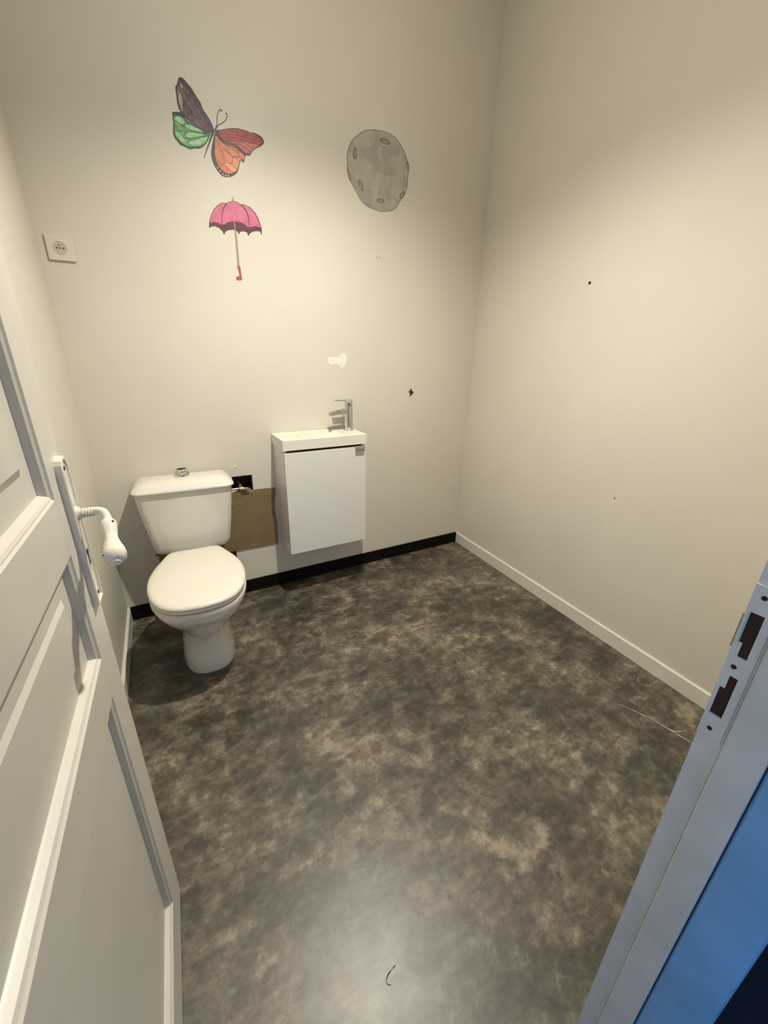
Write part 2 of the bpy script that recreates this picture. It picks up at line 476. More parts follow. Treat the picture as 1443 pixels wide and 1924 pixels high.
# backplate (long, with rounded top and a thick moulded rim)
def plate_ring(x, i):
    y0, y1, z0, z1 = -0.050 + i, -0.012 - i, 0.872 + i, 1.112 - i
    pts = [(x, y0, z0), (x, y1, z0), (x, y1, z1 - 0.012)]
    for k in range(1, 8):
        a = math.pi * k / 8
        pts.append((x, (y0 + y1) / 2 + math.cos(a) * (y1 - y0) / 2, z1 - 0.012 + math.sin(a) * 0.019))
    pts.append((x, y0, z1 - 0.012))
    return pts
pl = obj('backplate', loft(bmesh.new(), [plate_ring(0.0, 0), plate_ring(0.0085, 0), plate_ring(0.0098, 0.002), plate_ring(0.0098, 0.005), plate_ring(0.0075, 0.007)]), M['enamel'], dr)
bm = bmesh.new()
tube(bm, [(0.0070, -0.029, 0.962), (0.0082, -0.029, 0.962)], 0.0048, 14)
box(bm, 0.0070, 0.0082, -0.0310, -0.0270, 0.940, 0.962)
obj('keyhole', bm, M['dark_slot'], pl)
for z in (0.888, 1.100):
    obj('plate_screw', tube(bmesh.new(), [(0.0068, -0.031, z), (0.0085, -0.031, z)], 0.003, 10), M['chip'], pl)
# lever handle: collar, swan neck, turned grip
hd = obj('handle_neck', tube(bmesh.new(), spline([(0.006, -0.031, 1.028), (0.020, -0.031, 1.028), (0.034, -0.032, 1.029), (0.043, -0.037, 1.027), (0.0475, -0.046, 1.020), (0.049, -0.055, 1.014)], 5), 0.0062, 14), M['enamel'], dr, smooth=50)
bm = bmesh.new()
tube(bm, [(0.007, -0.031, 1.028), (0.010, -0.031, 1.028), (0.011, -0.031, 1.028), (0.014, -0.031, 1.028)], [0.0115, 0.0115, 0.009, 0.0085], 16)
obj('collar', bm, M['enamel'], hd, smooth=40)
bm = bmesh.new()
for k in range(4):
    tube(bm, [(0.0150 + 0.004 * k, -0.031, 1.028), (0.0165 + 0.004 * k, -0.031, 1.028), (0.018 + 0.004 * k, -0.031, 1.028)], [0.0066, 0.0078, 0.0066], 14)
obj('neck_ring', bm, M['enamel'], hd, smooth=60)
A, B_ = Vector((0.0485, -0.052, 1.016)), Vector((0.0585, -0.122, 0.974))
gp = [(0.0, 0.0092), (0.04, 0.0110), (0.10, 0.0112), (0.18, 0.0108), (0.28, 0.0098), (0.38, 0.0090), (0.48, 0.0098), (0.58, 0.0122), (0.68, 0.0148), (0.77, 0.0160), (0.85, 0.0150), (0.91, 0.0120), (0.935, 0.0095), (0.94, 0.0070), (0.975, 0.0070), (0.985, 0.0055)]
gr = obj('grip', tube(bmesh.new(), [A + (B_ - A) * t for t, r in gp], [r for t, r in gp], 20), M['enamel'], dr, smooth=50)
ax = (B_ - A).normalized()
for t, ang, r, s in ((0.10, 2.2, 0.0112, 0.0022), (0.62, 0.3, 0.0134, 0.0012), (0.82, 0.55, 0.0156, 0.0017)):
    u_ = ax.cross(Vector((0, 0, 1))).normalized()
    v_ = u_.cross(ax)
    c_ = A + (B_ - A) * t + (u_ * math.cos(ang) + v_ * math.sin(ang)) * (r - 0.0004)
    bm = bmesh.new()
    bmesh.ops.create_icosphere(bm, subdivisions=1, radius=s, matrix=Matrix.Translation(c_))
    obj('paint_chip', bm, M['chip'], gr)
for z in (0.25, 1.75):
    obj('hinge', tube(bmesh.new(), [(-DT - 0.006, -DW - 0.004, z), (-DT - 0.006, -DW - 0.004, z + 0.09)], 0.006, 12), M['dull_metal'], dr)

# ------------------------------------------------------------------ toilet
# local frame: origin on the floor at the wall, +Y out from the wall is stored as -Y
to = empty('toilet', (0.0785, D - 0.004, 0.0), math.radians(-3.0))
tag(to, 'white ceramic close-coupled toilet with its lid closed', 'toilet')
def tl(u, v, z): return (u, -v, z)
half = [(0.0, 0.0), (0.30, 0.0), (0.47, 0.001), (0.575, 0.014), (0.64, 0.050), (0.73, 0.130), (0.875, 0.265), (0.97, 0.40), (1.0, 0.525), (0.975, 0.66), (0.875, 0.80), (0.68, 0.915), (0.38, 0.98), (0.0, 1.0)]
hs = spline([(a, b, 0) for a, b in half], 4)
egg = [(p.x, p.y) for p in hs] + [(-p.x, p.y) for p in reversed(hs[1:-1])]
def egg_ring(hw, v0, v1, z): return [tl(a * hw, v0 + b * (v1 - v0), z) for a, b in egg]
N_E = len(egg)
def ell_ring(hw, v0, v1, z, p=2.0):
    """rounded ring with the same vertex count as egg, walked in the same order"""
    out = []
    for a, b in egg:
        th = math.atan2(a, -(b - 0.5) * 1.9)
        c, s = math.cos(th), math.sin(th)
        out.append(tl(math.copysign(abs(s) ** (2 / p), s) * hw, (v0 + v1) / 2 - math.copysign(abs(c) ** (2 / p), c) * (v1 - v0) / 2, z))
    return out
bm = bmesh.new()
loft(bm, [ell_ring(0.106, 0.20, 0.556, 0.0, 2.6), ell_ring(0.108, 0.20, 0.560, 0.012, 2.6), ell_ring(0.104, 0.20, 0.556, 0.06, 2.5), ell_ring(0.096, 0.20, 0.552, 0.12, 2.4),
          ell_ring(0.089, 0.20, 0.556, 0.165, 2.3), ell_ring(0.090, 0.20, 0.568, 0.190, 2.2), ell_ring(0.104, 0.20, 0.592, 0.222, 2.1), ell_ring(0.128, 0.20, 0.628, 0.262, 2.0),
          egg_ring(0.152, 0.205, 0.664, 0.302), egg_ring(0.170, 0.212, 0.694, 0.342), egg_ring(0.179, 0.222, 0.711, 0.376), egg_ring(0.178, 0.226, 0.709, 0.390), egg_ring(0.160, 0.24, 0.69, 0.395)])
pan = obj('pan', bm, M['ceramic'], to, smooth=60)
obj('cistern_ledge', BX(-0.105, 0.105, -0.30, -0.03, 0.19, 0.389, bev=0.03, seg=4), M['ceramic'], pan, smooth=50)
obj('outlet_pipe', tube(bmesh.new(), [tl(0.03, 0.22, 0.19), tl(0.03, 0.02, 0.19)], 0.055, 18), M['ceramic'], pan, smooth=50)
obj('seat', loft(bmesh.new(), [egg_ring(0.166, 0.236, 0.700, 0.3955), egg_ring(0.173, 0.230, 0.707, 0.398), egg_ring(0.175, 0.229, 0.709, 0.404), egg_ring(0.172, 0.231, 0.706, 0.4095), egg_ring(0.160, 0.240, 0.69, 0.4105)]), M['seat'], to, smooth=60)
obj('lid', loft(bmesh.new(), [egg_ring(0.165, 0.236, 0.698, 0.411), egg_ring(0.1755, 0.229, 0.711, 0.4125), egg_ring(0.179, 0.227, 0.714, 0.417), egg_ring(0.1785, 0.2275, 0.7135, 0.422), egg_ring(0.175, 0.230, 0.710, 0.4275), egg_ring(0.168, 0.236, 0.702, 0.4315), egg_ring(0.150, 0.252, 0.682, 0.434), egg_ring(0.10, 0.30, 0.62, 0.436), egg_ring(0.03, 0.40, 0.50, 0.4365)]), M['seat'], to, smooth=50)
for s in (-1, 1):
    obj('hinge', tube(bmesh.new(), [tl(s * 0.075 - 0.02, 0.222, 0.412), tl(s * 0.075 + 0.02, 0.222, 0.412)], 0.009, 12), M['seat'], to, smooth=50)
def rr_ring(hw, v0, v1, r, z, bow=0.0):
    pts = []
    for cx, cv, a0 in ((hw - r, v1 - r, 0), (-hw + r, v1 - r, 90), (-hw + r, v0 + r * 0.5, 180), (hw - r, v0 + r * 0.5, 270)):
        rv = r if cv > (v0 + v1) / 2 else r * 0.5
        for k in range(7):
            a = math.radians(a0 + 90 * k / 6)
            u, v = cx + math.cos(a) * r, cv + math.sin(a) * rv
            if v > (v0 + v1) / 2:
                v += bow * (1 - (u / hw) ** 2)
            pts.append(tl(u, v, z))
    return pts
obj('cistern', loft(bmesh.new(), [rr_ring(0.138, 0.026, 0.150, 0.030, 0.390), rr_ring(0.152, 0.018, 0.162, 0.034, 0.394), rr_ring(0.160, 0.014, 0.168, 0.036, 0.404), rr_ring(0.166, 0.012, 0.172, 0.036, 0.425), rr_ring(0.180, 0.012, 0.178, 0.036, 0.52, 0.003), rr_ring(0.192, 0.012, 0.183, 0.036, 0.62, 0.004), rr_ring(0.198, 0.012, 0.186, 0.036, 0.690, 0.005)]), M['ceramic'], to, smooth=60)
cl = obj('cistern_lid', loft(bmesh.new(), [rr_ring(0.196, 0.010, 0.186, 0.036, 0.6905, 0.005), rr_ring(0.2065, 0.006, 0.197, 0.040, 0.6915, 0.006), rr_ring(0.208, 0.005, 0.199, 0.041, 0.695, 0.006), rr_ring(0.207, 0.005, 0.198, 0.041, 0.699, 0.006), rr_ring(0.2025, 0.007, 0.193, 0.041, 0.7045, 0.006), rr_ring(0.192, 0.012, 0.180, 0.040, 0.7145, 0.006), rr_ring(0.178, 0.020, 0.162, 0.038, 0.7250, 0.005), rr_ring(0.160, 0.030, 0.144, 0.034, 0.7310, 0.003), rr_ring(0.10, 0.065, 0.115, 0.02, 0.7335)]), M['ceramic'], to, smooth=50)
bt = obj('flush_button', lathe(bmesh.new(), [(0.031, 0.729), (0.0315, 0.736), (0.030, 0.749), (0.0255, 0.760), (0.0215, 0.7645), (0.0195, 0.7645), (0.019, 0.761)], 0.0, -0.088, 28), M['chrome'], to, smooth=50)
obj('button_recess', lathe(bmesh.new(), [(0.0185, 0.7605), (0.0185, 0.7625), (0.006, 0.7635)], 0.0, -0.088, 20), M['dark_slot'], bt, smooth=40)

# stop valve and hose in the wall opening
sv = empty('stop_valve', (0.335, D - 0.012, 0.605))
tag(sv, 'brass water stop valve in the black wall opening beside the cistern', 'valve')
obj('valve_body', tube(bmesh.new(), [(-0.045, 0.004, 0.004), (-0.012, 0.002, 0.005), (-0.010, 0.002, 0.005), (0.010, 0.0, 0.004), (0.012, 0.0, 0.004), (0.028, 0.0, 0.002)], [0.006, 0.006, 0.0085, 0.0085, 0.006, 0.006], 12), M['brass'], sv, smooth=40)
obj('inlet', tube(bmesh.new(), [(0.0, 0.003, 0.008), (-0.002, 0.030, 0.018), (-0.002, 0.075, 0.022)], 0.006, 10), M['brass'], sv, smooth=40)
obj('lever', BX(0.004, 0.040, -0.012, -0.008, -0.002, 0.006, bev=0.001), M['chrome'], sv)
obj('tap_key', BX(-0.012, 0.004, -0.006, -0.002, 0.012, 0.024, bev=0.001), M['brass'], sv)
obj('hose', tube(bmesh.new(), spline([(-0.045, 0.004, 0.004), (-0.060, -0.002, 0.006), (-0.075, -0.020, 0.010), (-0.085, -0.045, 0.016)], 5), 0.006, 10), M['dull_metal'], sv, smooth=50)

# brown board screwed over the pipe chase
bo = empty('cover_board', (0.23, D, 0.43))
tag(bo, 'brown hardboard panel screwed to the wall behind the toilet', 'panel')
out = [(-0.316, -0.165), (-0.10, -0.166), (0.03, -0.163), (0.15, -0.166), (0.268, -0.167), (0.271, -0.05), (0.2655, 0.03), (0.268, 0.09), (0.274, 0.12), (0.276, 0.158), (0.16, 0.163), (0.09, 0.168), (0.06, 0.160), (-0.02, 0.165), (-0.318, 0.168)]
obj('board', loft(bmesh.new(), [[(x, y, z) for x, z in out] for y in (-0.0005, -0.006)]), M['board'], bo)
for x, z in ((0.155, 0.152), (0.130, -0.150), (-0.21, -0.15), (0.088, 0.10)):
    obj('screw', tube(bmesh.new(), [(x, -0.0055, z), (x, -0.0085, z), (x, -0.0095, z)], [0.0052, 0.0046, 0.0025], 12), M['brass'], bo, smooth=40)

# ------------------------------------------------------------------ vanity cabinet, basin, tap
cb = empty('vanity_cabinet', (0.73, D - 0.001, 0.279))
tag(cb, 'white wall-hung vanity cabinet under the small basin', 'cabinet')
cx0, cx1, cy0 = 0.5135 - 0.73, 0.9435 - 0.73, 1.8822 - D
bm = bmesh.new()
box(bm, cx0, cx0 + 0.016, cy0 + 0.020, 0, 0.0, 0.5450)
box(bm, cx1 - 0.016, cx1, cy0 + 0.020, 0, 0.0, 0.5450)
box(bm, cx0 + 0.016, cx1 - 0.016, cy0 + 0.020, 0, 0.0, 0.016)
box(bm, cx0 + 0.016, cx1 - 0.016, -0.012, 0, 0.016, 0.5450)
box(bm, cx0 + 0.016, cx1 - 0.016, cy0 + 0.024, cy0 + 0.060, 0.50, 0.5450)
obj('body', bm, M['lacquer'], cb)
cd = obj('door', BX(cx0, cx1, cy0, cy0 + 0.0185, 0.0, 0.5330, bev=0.0012), M['lacquer'], cb)
obj('shadow_gap', BX(cx0 + 0.016, cx1 - 0.016, cy0 + 0.0195, cy0 + 0.0238, 0.50, 0.5449), M['dark_slot'], cb)
bm = bmesh.new()
hx = 0.908 - 0.73
box(bm, hx - 0.0245, hx + 0.0245, cy0 - 0.0022, cy0 - 0.0003, 0.489, 0.5350, bev=0.0006)
box(bm, hx - 0.0265, hx + 0.0265, cy0 - 0.0105, cy0 + 0.010, 0.5335, 0.5362, bev=0.0006)
box(bm, hx - 0.0265, hx + 0.0265, cy0 - 0.0105, cy0 - 0.0082, 0.5245, 0.5345, bev=0.0006)
obj('handle', bm, M['dull_metal'], cd)

bs = empty('washbasin', (0.7281, D - 0.001, 0.8244))
tag(bs, 'shallow white rectangular washbasin on the vanity cabinet', 'basin')
bx0, bx1, by0, bz = 0.5088 - 0.7281, 0.9474 - 0.7281, 1.8822 - D, 0.0514
ix0, ix1, iy0, iy1 = bx0 + 0.014, 0.795 - 0.7281, by0 + 0.014, -0.018
bm = bmesh.new()
O = [(bx0, by0), (bx1, by0), (bx1, 0), (bx0, 0)]
e = 0.003
I = [(ix0, iy0), (ix1 + 0.035, iy0), (ix1 + 0.035, iy1), (ix0, iy1)]
Ib = [(ix0 + 0.012, iy0 + 0.010), (ix1 - 0.022, iy0 + 0.010), (ix1 - 0.022, iy1 - 0.010), (ix0 + 0.012, iy1 - 0.010)]
sh = lambda P, d: [(x + (d if i in (0, 3) else -d), y + (d if i in (0, 1) else -d)) for i, (x, y) in enumerate(P)]
def R3(P, z): return [(x, y, z) for x, y in P]
loft(bm, [R3(O, 0.001), R3(O, bz - e), R3(sh(O, e * 0.35), bz - e * 0.3), R3(sh(O, e), bz), R3(I, bz), R3(sh(I, 0.003), bz - 0.002), R3(Ib, bz - 0.040)])
ba = obj('bowl', bm, M['basin'], bs)
obj('drain', lathe(bmesh.new(), [(0.021, bz - 0.0402), (0.021, bz - 0.0380), (0.016, bz - 0.0365), (0.004, bz - 0.0362)], ix0 + 0.10, (iy0 + iy1) / 2, 20), M['chrome'], bs, smooth=40)

fa = empty('basin_tap', (0.905, 2.010, 0.8758))
tag(fa, 'chrome single-lever basin tap with an open waterfall spout', 'tap')
obj('body', lathe(bmesh.new(), [(0.0265, 0.0003), (0.0265, 0.004), (0.0228, 0.0055), (0.0222, 0.05), (0.0216, 0.1285)], 0, 0, 32), M['chrome'], fa, smooth=40)
lv = obj('lever_cap', lathe(bmesh.new(), [(0.0206, 0.1288), (0.0216, 0.1300), (0.0216, 0.1590), (0.0205, 0.1605)], 0, 0, 32), M['chrome'], fa, smooth=40)
obj('lever', BX(-0.078, -0.002, -0.010, 0.010, 0.1535, 0.1595, bev=0.0015), M['chrome'], lv, smooth=40)
# trough spout pointing along the basin
bm = bmesh.new()
rings = []
for x, hw, zb, zt in ((-0.010, 0.0165, 0.083, 0.111), (-0.035, 0.0170, 0.0845, 0.1085), (-0.065, 0.0185, 0.0845, 0.1035), (-0.090, 0.0200, 0.0815, 0.0985), (-0.104, 0.0205, 0.0785, 0.0930)):
    w2 = hw - 0.0035
    rings.append([(x, -hw, zt), (x, -hw * 0.94, zb + 0.003), (x, -hw * 0.75, zb), (x, hw * 0.75, zb), (x, hw * 0.94, zb + 0.003), (x, hw, zt), (x, w2, zt), (x, w2 * 0.9, zb + 0.0065), (x, -w2 * 0.9, zb + 0.0065), (x, -w2, zt)])
loft(bm, rings)
obj('spout', bm, M['chrome'], fa, smooth=35)
obj('spout_cover', BX(-0.050, -0.012, -0.0135, 0.0135, 0.1030, 0.1075, bev=0.001), M['chrome'], fa)

# ------------------------------------------------------------------ wall socket
so = empty('wall_socket', (-0.1935, D, 1.598))
tag(so, 'square white power socket on the back wall near the left corner', 'socket')
bm = bmesh.new()
box(bm, -0.0405, 0.0405, -0.0085, -0.0003, -0.0405, 0.0405, bev=0.002)
sp_ = obj('plate', bm, M['plastic'], so)
def disc(r, y0, y1, cx=0, cz=0, n=28):
    return tube(bmesh.new(), [(cx, y0, cz), (cx, y1, cz)], r, n)
# round well: a ring standing proud with a darker insert set inside
bm = bmesh.new()
n = 32
prof = [(0.0215, -0.0084), (0.0213, -0.0098), (0.0200, -0.0102), (0.0192, -0.0092), (0.0190, -0.0087)]
loft(bm, [[(r * math.cos(2 * math.pi * k / n), y, r * math.sin(2 * math.pi * k / n)) for k in range(n)] for r, y in prof], False, False)
obj('rim', bm, M['plastic'], sp_, smooth=50)
ins = obj('insert', disc(0.0188, -0.0088, -0.0080), M['socket_in'], sp_)
for x in (-0.0095, 0.0, 0.0095):
    obj('pin_hole', disc(0.0026 if x else 0.0021, -0.0092, -0.0086, x, -0.001, 12), M['dark_slot'], ins)
obj('earth_pin', tube(bmesh.new(), [(0, -0.0086, 0.0095), (0, -0.0135, 0.0095)], 0.0023, 10), M['dull_metal'], ins)

# ------------------------------------------------------------------ stickers on the back wall
# outlines in metres on the wall (x, height)
PURPLE = [(0.2842,2.1839),(0.294,2.1842),(0.3019,2.1796),(0.3106,2.1714),(0.3195,2.1643),(0.3279,2.1527),(0.3385,2.1384),(0.3473,2.1276),(0.3518,2.1137),(0.357,2.1041),(0.3663,2.0952),(0.3751,2.0818),(0.3826,2.068),(0.3837,2.056),(0.3695,2.0385),(0.3562,2.038),(0.3412,2.0438),(0.324,2.0513),(0.3048,2.0603),(0.2904,2.0658),(0.2787,2.0719),(0.2739,2.0815),(0.2691,2.091),(0.266,2.1029),(0.2654,2.1153),(0.2658,2.1341),(0.2658,2.1505),(0.2695,2.1585),(0.2739,2.1637),(0.2771,2.1736)]
GREEN = [(0.2435,2.0759),(0.2552,2.0806),(0.2678,2.0823),(0.2739,2.0815),(0.2787,2.0719),(0.2901,2.0636),(0.3046,2.0592),(0.324,2.0513),(0.3412,2.0438),(0.3562,2.038),(0.3694,2.0374),(0.3653,2.0264),(0.357,2.0135),(0.3473,2.0003),(0.334,1.9898),(0.32,1.9837),(0.3067,1.9822),(0.2929,1.9762),(0.2828,1.9776),(0.2704,1.9808),(0.258,1.9828),(0.2491,1.991),(0.2407,2.0014),(0.2376,2.0138),(0.2399,2.0315),(0.2429,2.045),(0.2421,2.0555),(0.2437,2.0643)]
RED = [(0.3929,2.0545),(0.4126,2.0608),(0.4324,2.0676),(0.4524,2.0736),(0.4751,2.0776),(0.4977,2.0785),(0.5146,2.0774),(0.5259,2.075),(0.5377,2.0775),(0.5549,2.0752),(0.5692,2.0698),(0.5758,2.0617),(0.5765,2.0523),(0.5698,2.0439),(0.5541,2.0336),(0.5416,2.0265),(0.5257,2.0139),(0.5156,2.0),(0.498,1.9979),(0.4842,2.0036),(0.4709,2.0128),(0.4604,2.0201),(0.4462,2.0185),(0.4298,2.0211),(0.414,2.0271),(0.4014,2.036),(0.3915,2.043)]
ORANGE = [(0.3863,2.0442),(0.394,2.0412),(0.4039,2.0342),(0.4165,2.0253),(0.4324,2.0193),(0.4461,2.0173),(0.4603,2.0189),(0.4735,2.011),(0.4869,2.0017),(0.4992,1.9958),(0.4937,1.984),(0.4911,1.9727),(0.4839,1.9738),(0.4785,1.9764),(0.471,1.9607),(0.4631,1.94),(0.45,1.9256),(0.4317,1.9152),(0.4142,1.911),(0.3976,1.913),(0.385,1.9239),(0.3733,1.9407),(0.3663,1.9604),(0.3659,1.9788),(0.3717,2.0028),(0.3801,2.0272)]
PURPLE_IN = [(0.2841,2.1672),(0.2921,2.1629),(0.3026,2.1592),(0.3117,2.1448),(0.3226,2.1326),(0.3332,2.1181),(0.3414,2.1028),(0.3523,2.0879),(0.3634,2.0727),(0.3694,2.0585),(0.368,2.0471),(0.352,2.0461),(0.3345,2.0524),(0.3152,2.0614),(0.2962,2.0714),(0.2823,2.0791),(0.2774,2.0886),(0.2736,2.1047),(0.2711,2.1208),(0.2718,2.1417),(0.2753,2.1569)]
PURPLE_L1 = [(0.2759,2.1529),(0.2823,2.1379),(0.2846,2.1155),(0.2813,2.0895),(0.2767,2.0885),(0.2727,2.1065),(0.2716,2.1271),(0.2726,2.1439)]
PURPLE_L2 = [(0.2841,2.1672),(0.2911,2.1647),(0.2921,2.1547),(0.287,2.1535),(0.283,2.1597)]
PURPLE_DK = [(0.2883,2.1206),(0.2983,2.1207),(0.311,2.1046),(0.322,2.092),(0.3257,2.0821),(0.3099,2.0787),(0.2932,2.0857),(0.2864,2.0991)]
GREEN_IN = [(0.2492,2.0655),(0.2636,2.0708),(0.2768,2.0672),(0.2879,2.0578),(0.304,2.0547),(0.3237,2.049),(0.3409,2.0415),(0.3559,2.0357),(0.3647,2.0319),(0.3547,2.0164),(0.3422,2.0015),(0.3265,1.9928),(0.3077,1.9892),(0.2915,1.9849),(0.2763,1.9864),(0.2642,1.9907),(0.2529,1.9994),(0.2446,2.0109),(0.2451,2.0304),(0.2475,2.046),(0.2458,2.0541)]
GREEN_L1 = [(0.2826,2.0469),(0.301,2.0519),(0.3211,2.0484),(0.3411,2.0427),(0.3248,2.0382),(0.3042,2.0384),(0.2891,2.0396)]
GREEN_L2 = [(0.2839,2.021),(0.303,2.0293),(0.3266,2.032),(0.3503,2.0335),(0.3307,2.0239),(0.306,2.0145),(0.2872,2.0085),(0.2816,2.014)]
GREEN_L3 = [(0.2882,1.9976),(0.3104,2.0087),(0.3382,2.021),(0.3604,2.0299),(0.3506,2.0156),(0.3328,2.0008),(0.3135,1.9937),(0.295,1.9912)]
GREEN_L4 = [(0.2527,2.0641),(0.2681,2.0675),(0.2797,2.0614),(0.2823,2.0533),(0.2696,2.0442),(0.2523,2.0448),(0.2485,2.0526)]
GREEN_L5 = [(0.2454,2.024),(0.2585,2.0202),(0.2695,2.0093),(0.2777,1.9955),(0.2695,1.9917),(0.2555,2.0),(0.2459,2.0111)]
RED_IN = [(0.4008,2.0528),(0.4235,2.0608),(0.452,2.0701),(0.4803,2.0744),(0.5087,2.075),(0.5314,2.0727),(0.5515,2.0698),(0.5655,2.062),(0.5659,2.0502),(0.5514,2.0367),(0.5294,2.0217),(0.5133,2.0056),(0.4959,2.0058),(0.4799,2.0169),(0.4637,2.0242),(0.444,2.0239),(0.4251,2.0282),(0.4098,2.0377)]
RED_PINK = [(0.4422,2.0327),(0.4705,2.0349),(0.4991,2.037),(0.5283,2.0405),(0.5547,2.0409),(0.5325,2.0235),(0.5134,2.0068),(0.4962,2.0082),(0.48,2.0181),(0.4638,2.0254),(0.4443,2.0262)]
ORANGE_IN = [(0.3895,2.0381),(0.4031,2.0272),(0.4185,2.0188),(0.4374,2.0145),(0.4596,2.013),(0.4732,2.0074),(0.4893,1.9975),(0.495,1.9914),(0.4898,1.9797),(0.4788,1.98),(0.4684,1.9626),(0.4589,1.9417),(0.442,1.9303),(0.4243,1.9248),(0.4078,1.9279),(0.3924,1.9394),(0.3835,1.9566),(0.3806,1.977),(0.3833,2.0028),(0.3864,2.0239)]
ORANGE_L = [(0.4504,1.9807),(0.4729,1.9777),(0.4666,1.9599),(0.4577,1.9439),(0.4364,1.9317),(0.4238,1.945),(0.4169,1.958),(0.4337,1.9575),(0.4447,1.9678)]
PV = [[(0.2886,2.1559),(0.3024,2.1322),(0.3235,2.1031),(0.3505,2.0744),(0.3686,2.0517)],[(0.3117,2.1448),(0.3326,2.1137),(0.3562,2.0778),(0.374,2.0528)],[(0.2756,2.1508),(0.2909,2.1212),(0.3046,2.0946),(0.3295,2.0721),(0.365,2.0443)]]
GV = [[(0.2444,2.0581),(0.2722,2.0447),(0.3013,2.0356),(0.3348,2.0347),(0.3666,2.0368)],[(0.2434,2.0193),(0.2697,2.028),(0.2955,2.0311),(0.3559,2.0357)],[(0.2666,2.0066),(0.2979,2.0118),(0.3332,2.0233),(0.3689,2.0339)],[(0.2826,2.0469),(0.2819,2.0511),(0.2986,2.0525),(0.3236,2.0479)],[(0.2849,2.0278),(0.2774,2.0197),(0.2813,2.0117),(0.2925,2.0096)],[(0.2895,1.989),(0.2869,1.9974),(0.3051,2.0076),(0.3382,2.021),(0.366,2.0322)],[(0.2485,2.0526),(0.2625,2.047),(0.28,2.0464)]]
RV = [[(0.4001,2.047),(0.4368,2.0579),(0.4794,2.0655),(0.5309,2.0668),(0.5627,2.0638)],[(0.4049,2.0423),(0.4417,2.0521),(0.484,2.0561),(0.5297,2.0548),(0.5617,2.053)],[(0.4124,2.0371),(0.4491,2.0444),(0.4913,2.0448),(0.5285,2.0429),(0.5577,2.0415)],[(0.4283,2.0323),(0.4622,2.0367),(0.4989,2.0347),(0.5356,2.0253)],[(0.4471,2.0268),(0.4753,2.0277),(0.5006,2.0233),(0.5196,2.0103)]]
OV = [[(0.3873,2.0309),(0.4005,2.0061),(0.4112,1.9804),(0.4109,1.9545),(0.399,1.9477),(0.3844,1.9637)],[(0.3978,2.0284),(0.4168,2.0047),(0.4376,1.9924),(0.447,1.9753),(0.4396,1.9597),(0.4255,1.9596),(0.4126,1.969)],[(0.4081,2.0237),(0.4395,2.0091),(0.4617,2.0064),(0.4747,1.9947),(0.4651,1.9858),(0.4426,1.9863),(0.4296,1.9955)],[(0.4109,1.9545),(0.4235,1.9426),(0.4422,1.9327)],[(0.4396,1.9597),(0.4498,1.9497),(0.4637,1.9461)],[(0.4478,1.9826),(0.4615,1.978),(0.475,1.971)],[(0.4683,1.9888),(0.4822,1.9842),(0.4937,1.984)]]
ANT = [[(0.3904,2.0562),(0.3996,2.076),(0.4018,2.0942),(0.4079,2.1109),(0.4159,2.1219),(0.4211,2.1204)],[(0.3933,2.058),(0.403,2.0711),(0.4237,2.0855),(0.4375,2.0997),(0.4415,2.1105),(0.4384,2.1143)]]
BODY = [[(0.3878,2.0568),(0.3811,2.0453),(0.3741,2.0327),(0.3632,2.0102),(0.3489,1.9824),(0.3371,1.9573)]]
ODOTS = [(0.3844,1.9368),(0.3931,1.9265),(0.4025,1.9186),(0.4127,1.9172),(0.4229,1.9173)]
UMB = [(0.3263,1.7288),(0.3299,1.7518),(0.3392,1.7742),(0.3525,1.795),(0.3694,1.8121),(0.3861,1.8222),(0.4058,1.8238),(0.4171,1.8303),(0.4328,1.835),(0.4481,1.8347),(0.4605,1.8289),(0.4786,1.8295),(0.5007,1.8231),(0.5184,1.8077),(0.5297,1.7901),(0.5361,1.7715),(0.5413,1.7526),(0.5405,1.7327),(0.5357,1.7307),(0.535,1.7411),(0.518,1.7412),(0.5012,1.7362),(0.4881,1.7276),(0.4841,1.7201),(0.4803,1.7204),(0.4781,1.7305),(0.4624,1.7335),(0.4484,1.7295),(0.4447,1.7216),(0.4404,1.7224),(0.4383,1.7296),(0.4216,1.7335),(0.4026,1.73),(0.3901,1.7235),(0.3853,1.7139),(0.3807,1.7136),(0.3777,1.7219),(0.3662,1.7321),(0.3517,1.7361),(0.338,1.7343),(0.3298,1.7284)]
UP1 = [(0.3325,1.7469),(0.3361,1.7632),(0.3439,1.7788),(0.3563,1.795),(0.3715,1.8103),(0.3858,1.8195),(0.4002,1.8204),(0.3894,1.8051),(0.3814,1.7828),(0.3755,1.7462),(0.3654,1.75),(0.3535,1.7508),(0.3412,1.7481)]
UP2 = [(0.379,1.7451),(0.3844,1.7832),(0.3936,1.8044),(0.4075,1.8209),(0.42,1.8289),(0.4326,1.8329),(0.4478,1.832),(0.4605,1.8257),(0.4761,1.8106),(0.4849,1.7921),(0.4875,1.7705),(0.4864,1.7494),(0.4745,1.7578),(0.4561,1.7635),(0.4374,1.7648),(0.4186,1.7623),(0.3995,1.7564)]
UP3 = [(0.4901,1.7515),(0.4914,1.7738),(0.4887,1.7953),(0.4802,1.8144),(0.4676,1.8257),(0.4815,1.8267),(0.4991,1.8196),(0.5138,1.8065),(0.5251,1.7894),(0.5318,1.7709),(0.537,1.7554),(0.526,1.7576),(0.5097,1.7574)]
UFER = [(0.4265,1.8333),(0.4283,1.8438),(0.4324,1.8502),(0.4356,1.8462),(0.4362,1.8353)]
USTICK = [(0.4259,1.7616),(0.4312,1.7618),(0.4335,1.6999),(0.433,1.603),(0.4252,1.6022),(0.4265,1.699)]
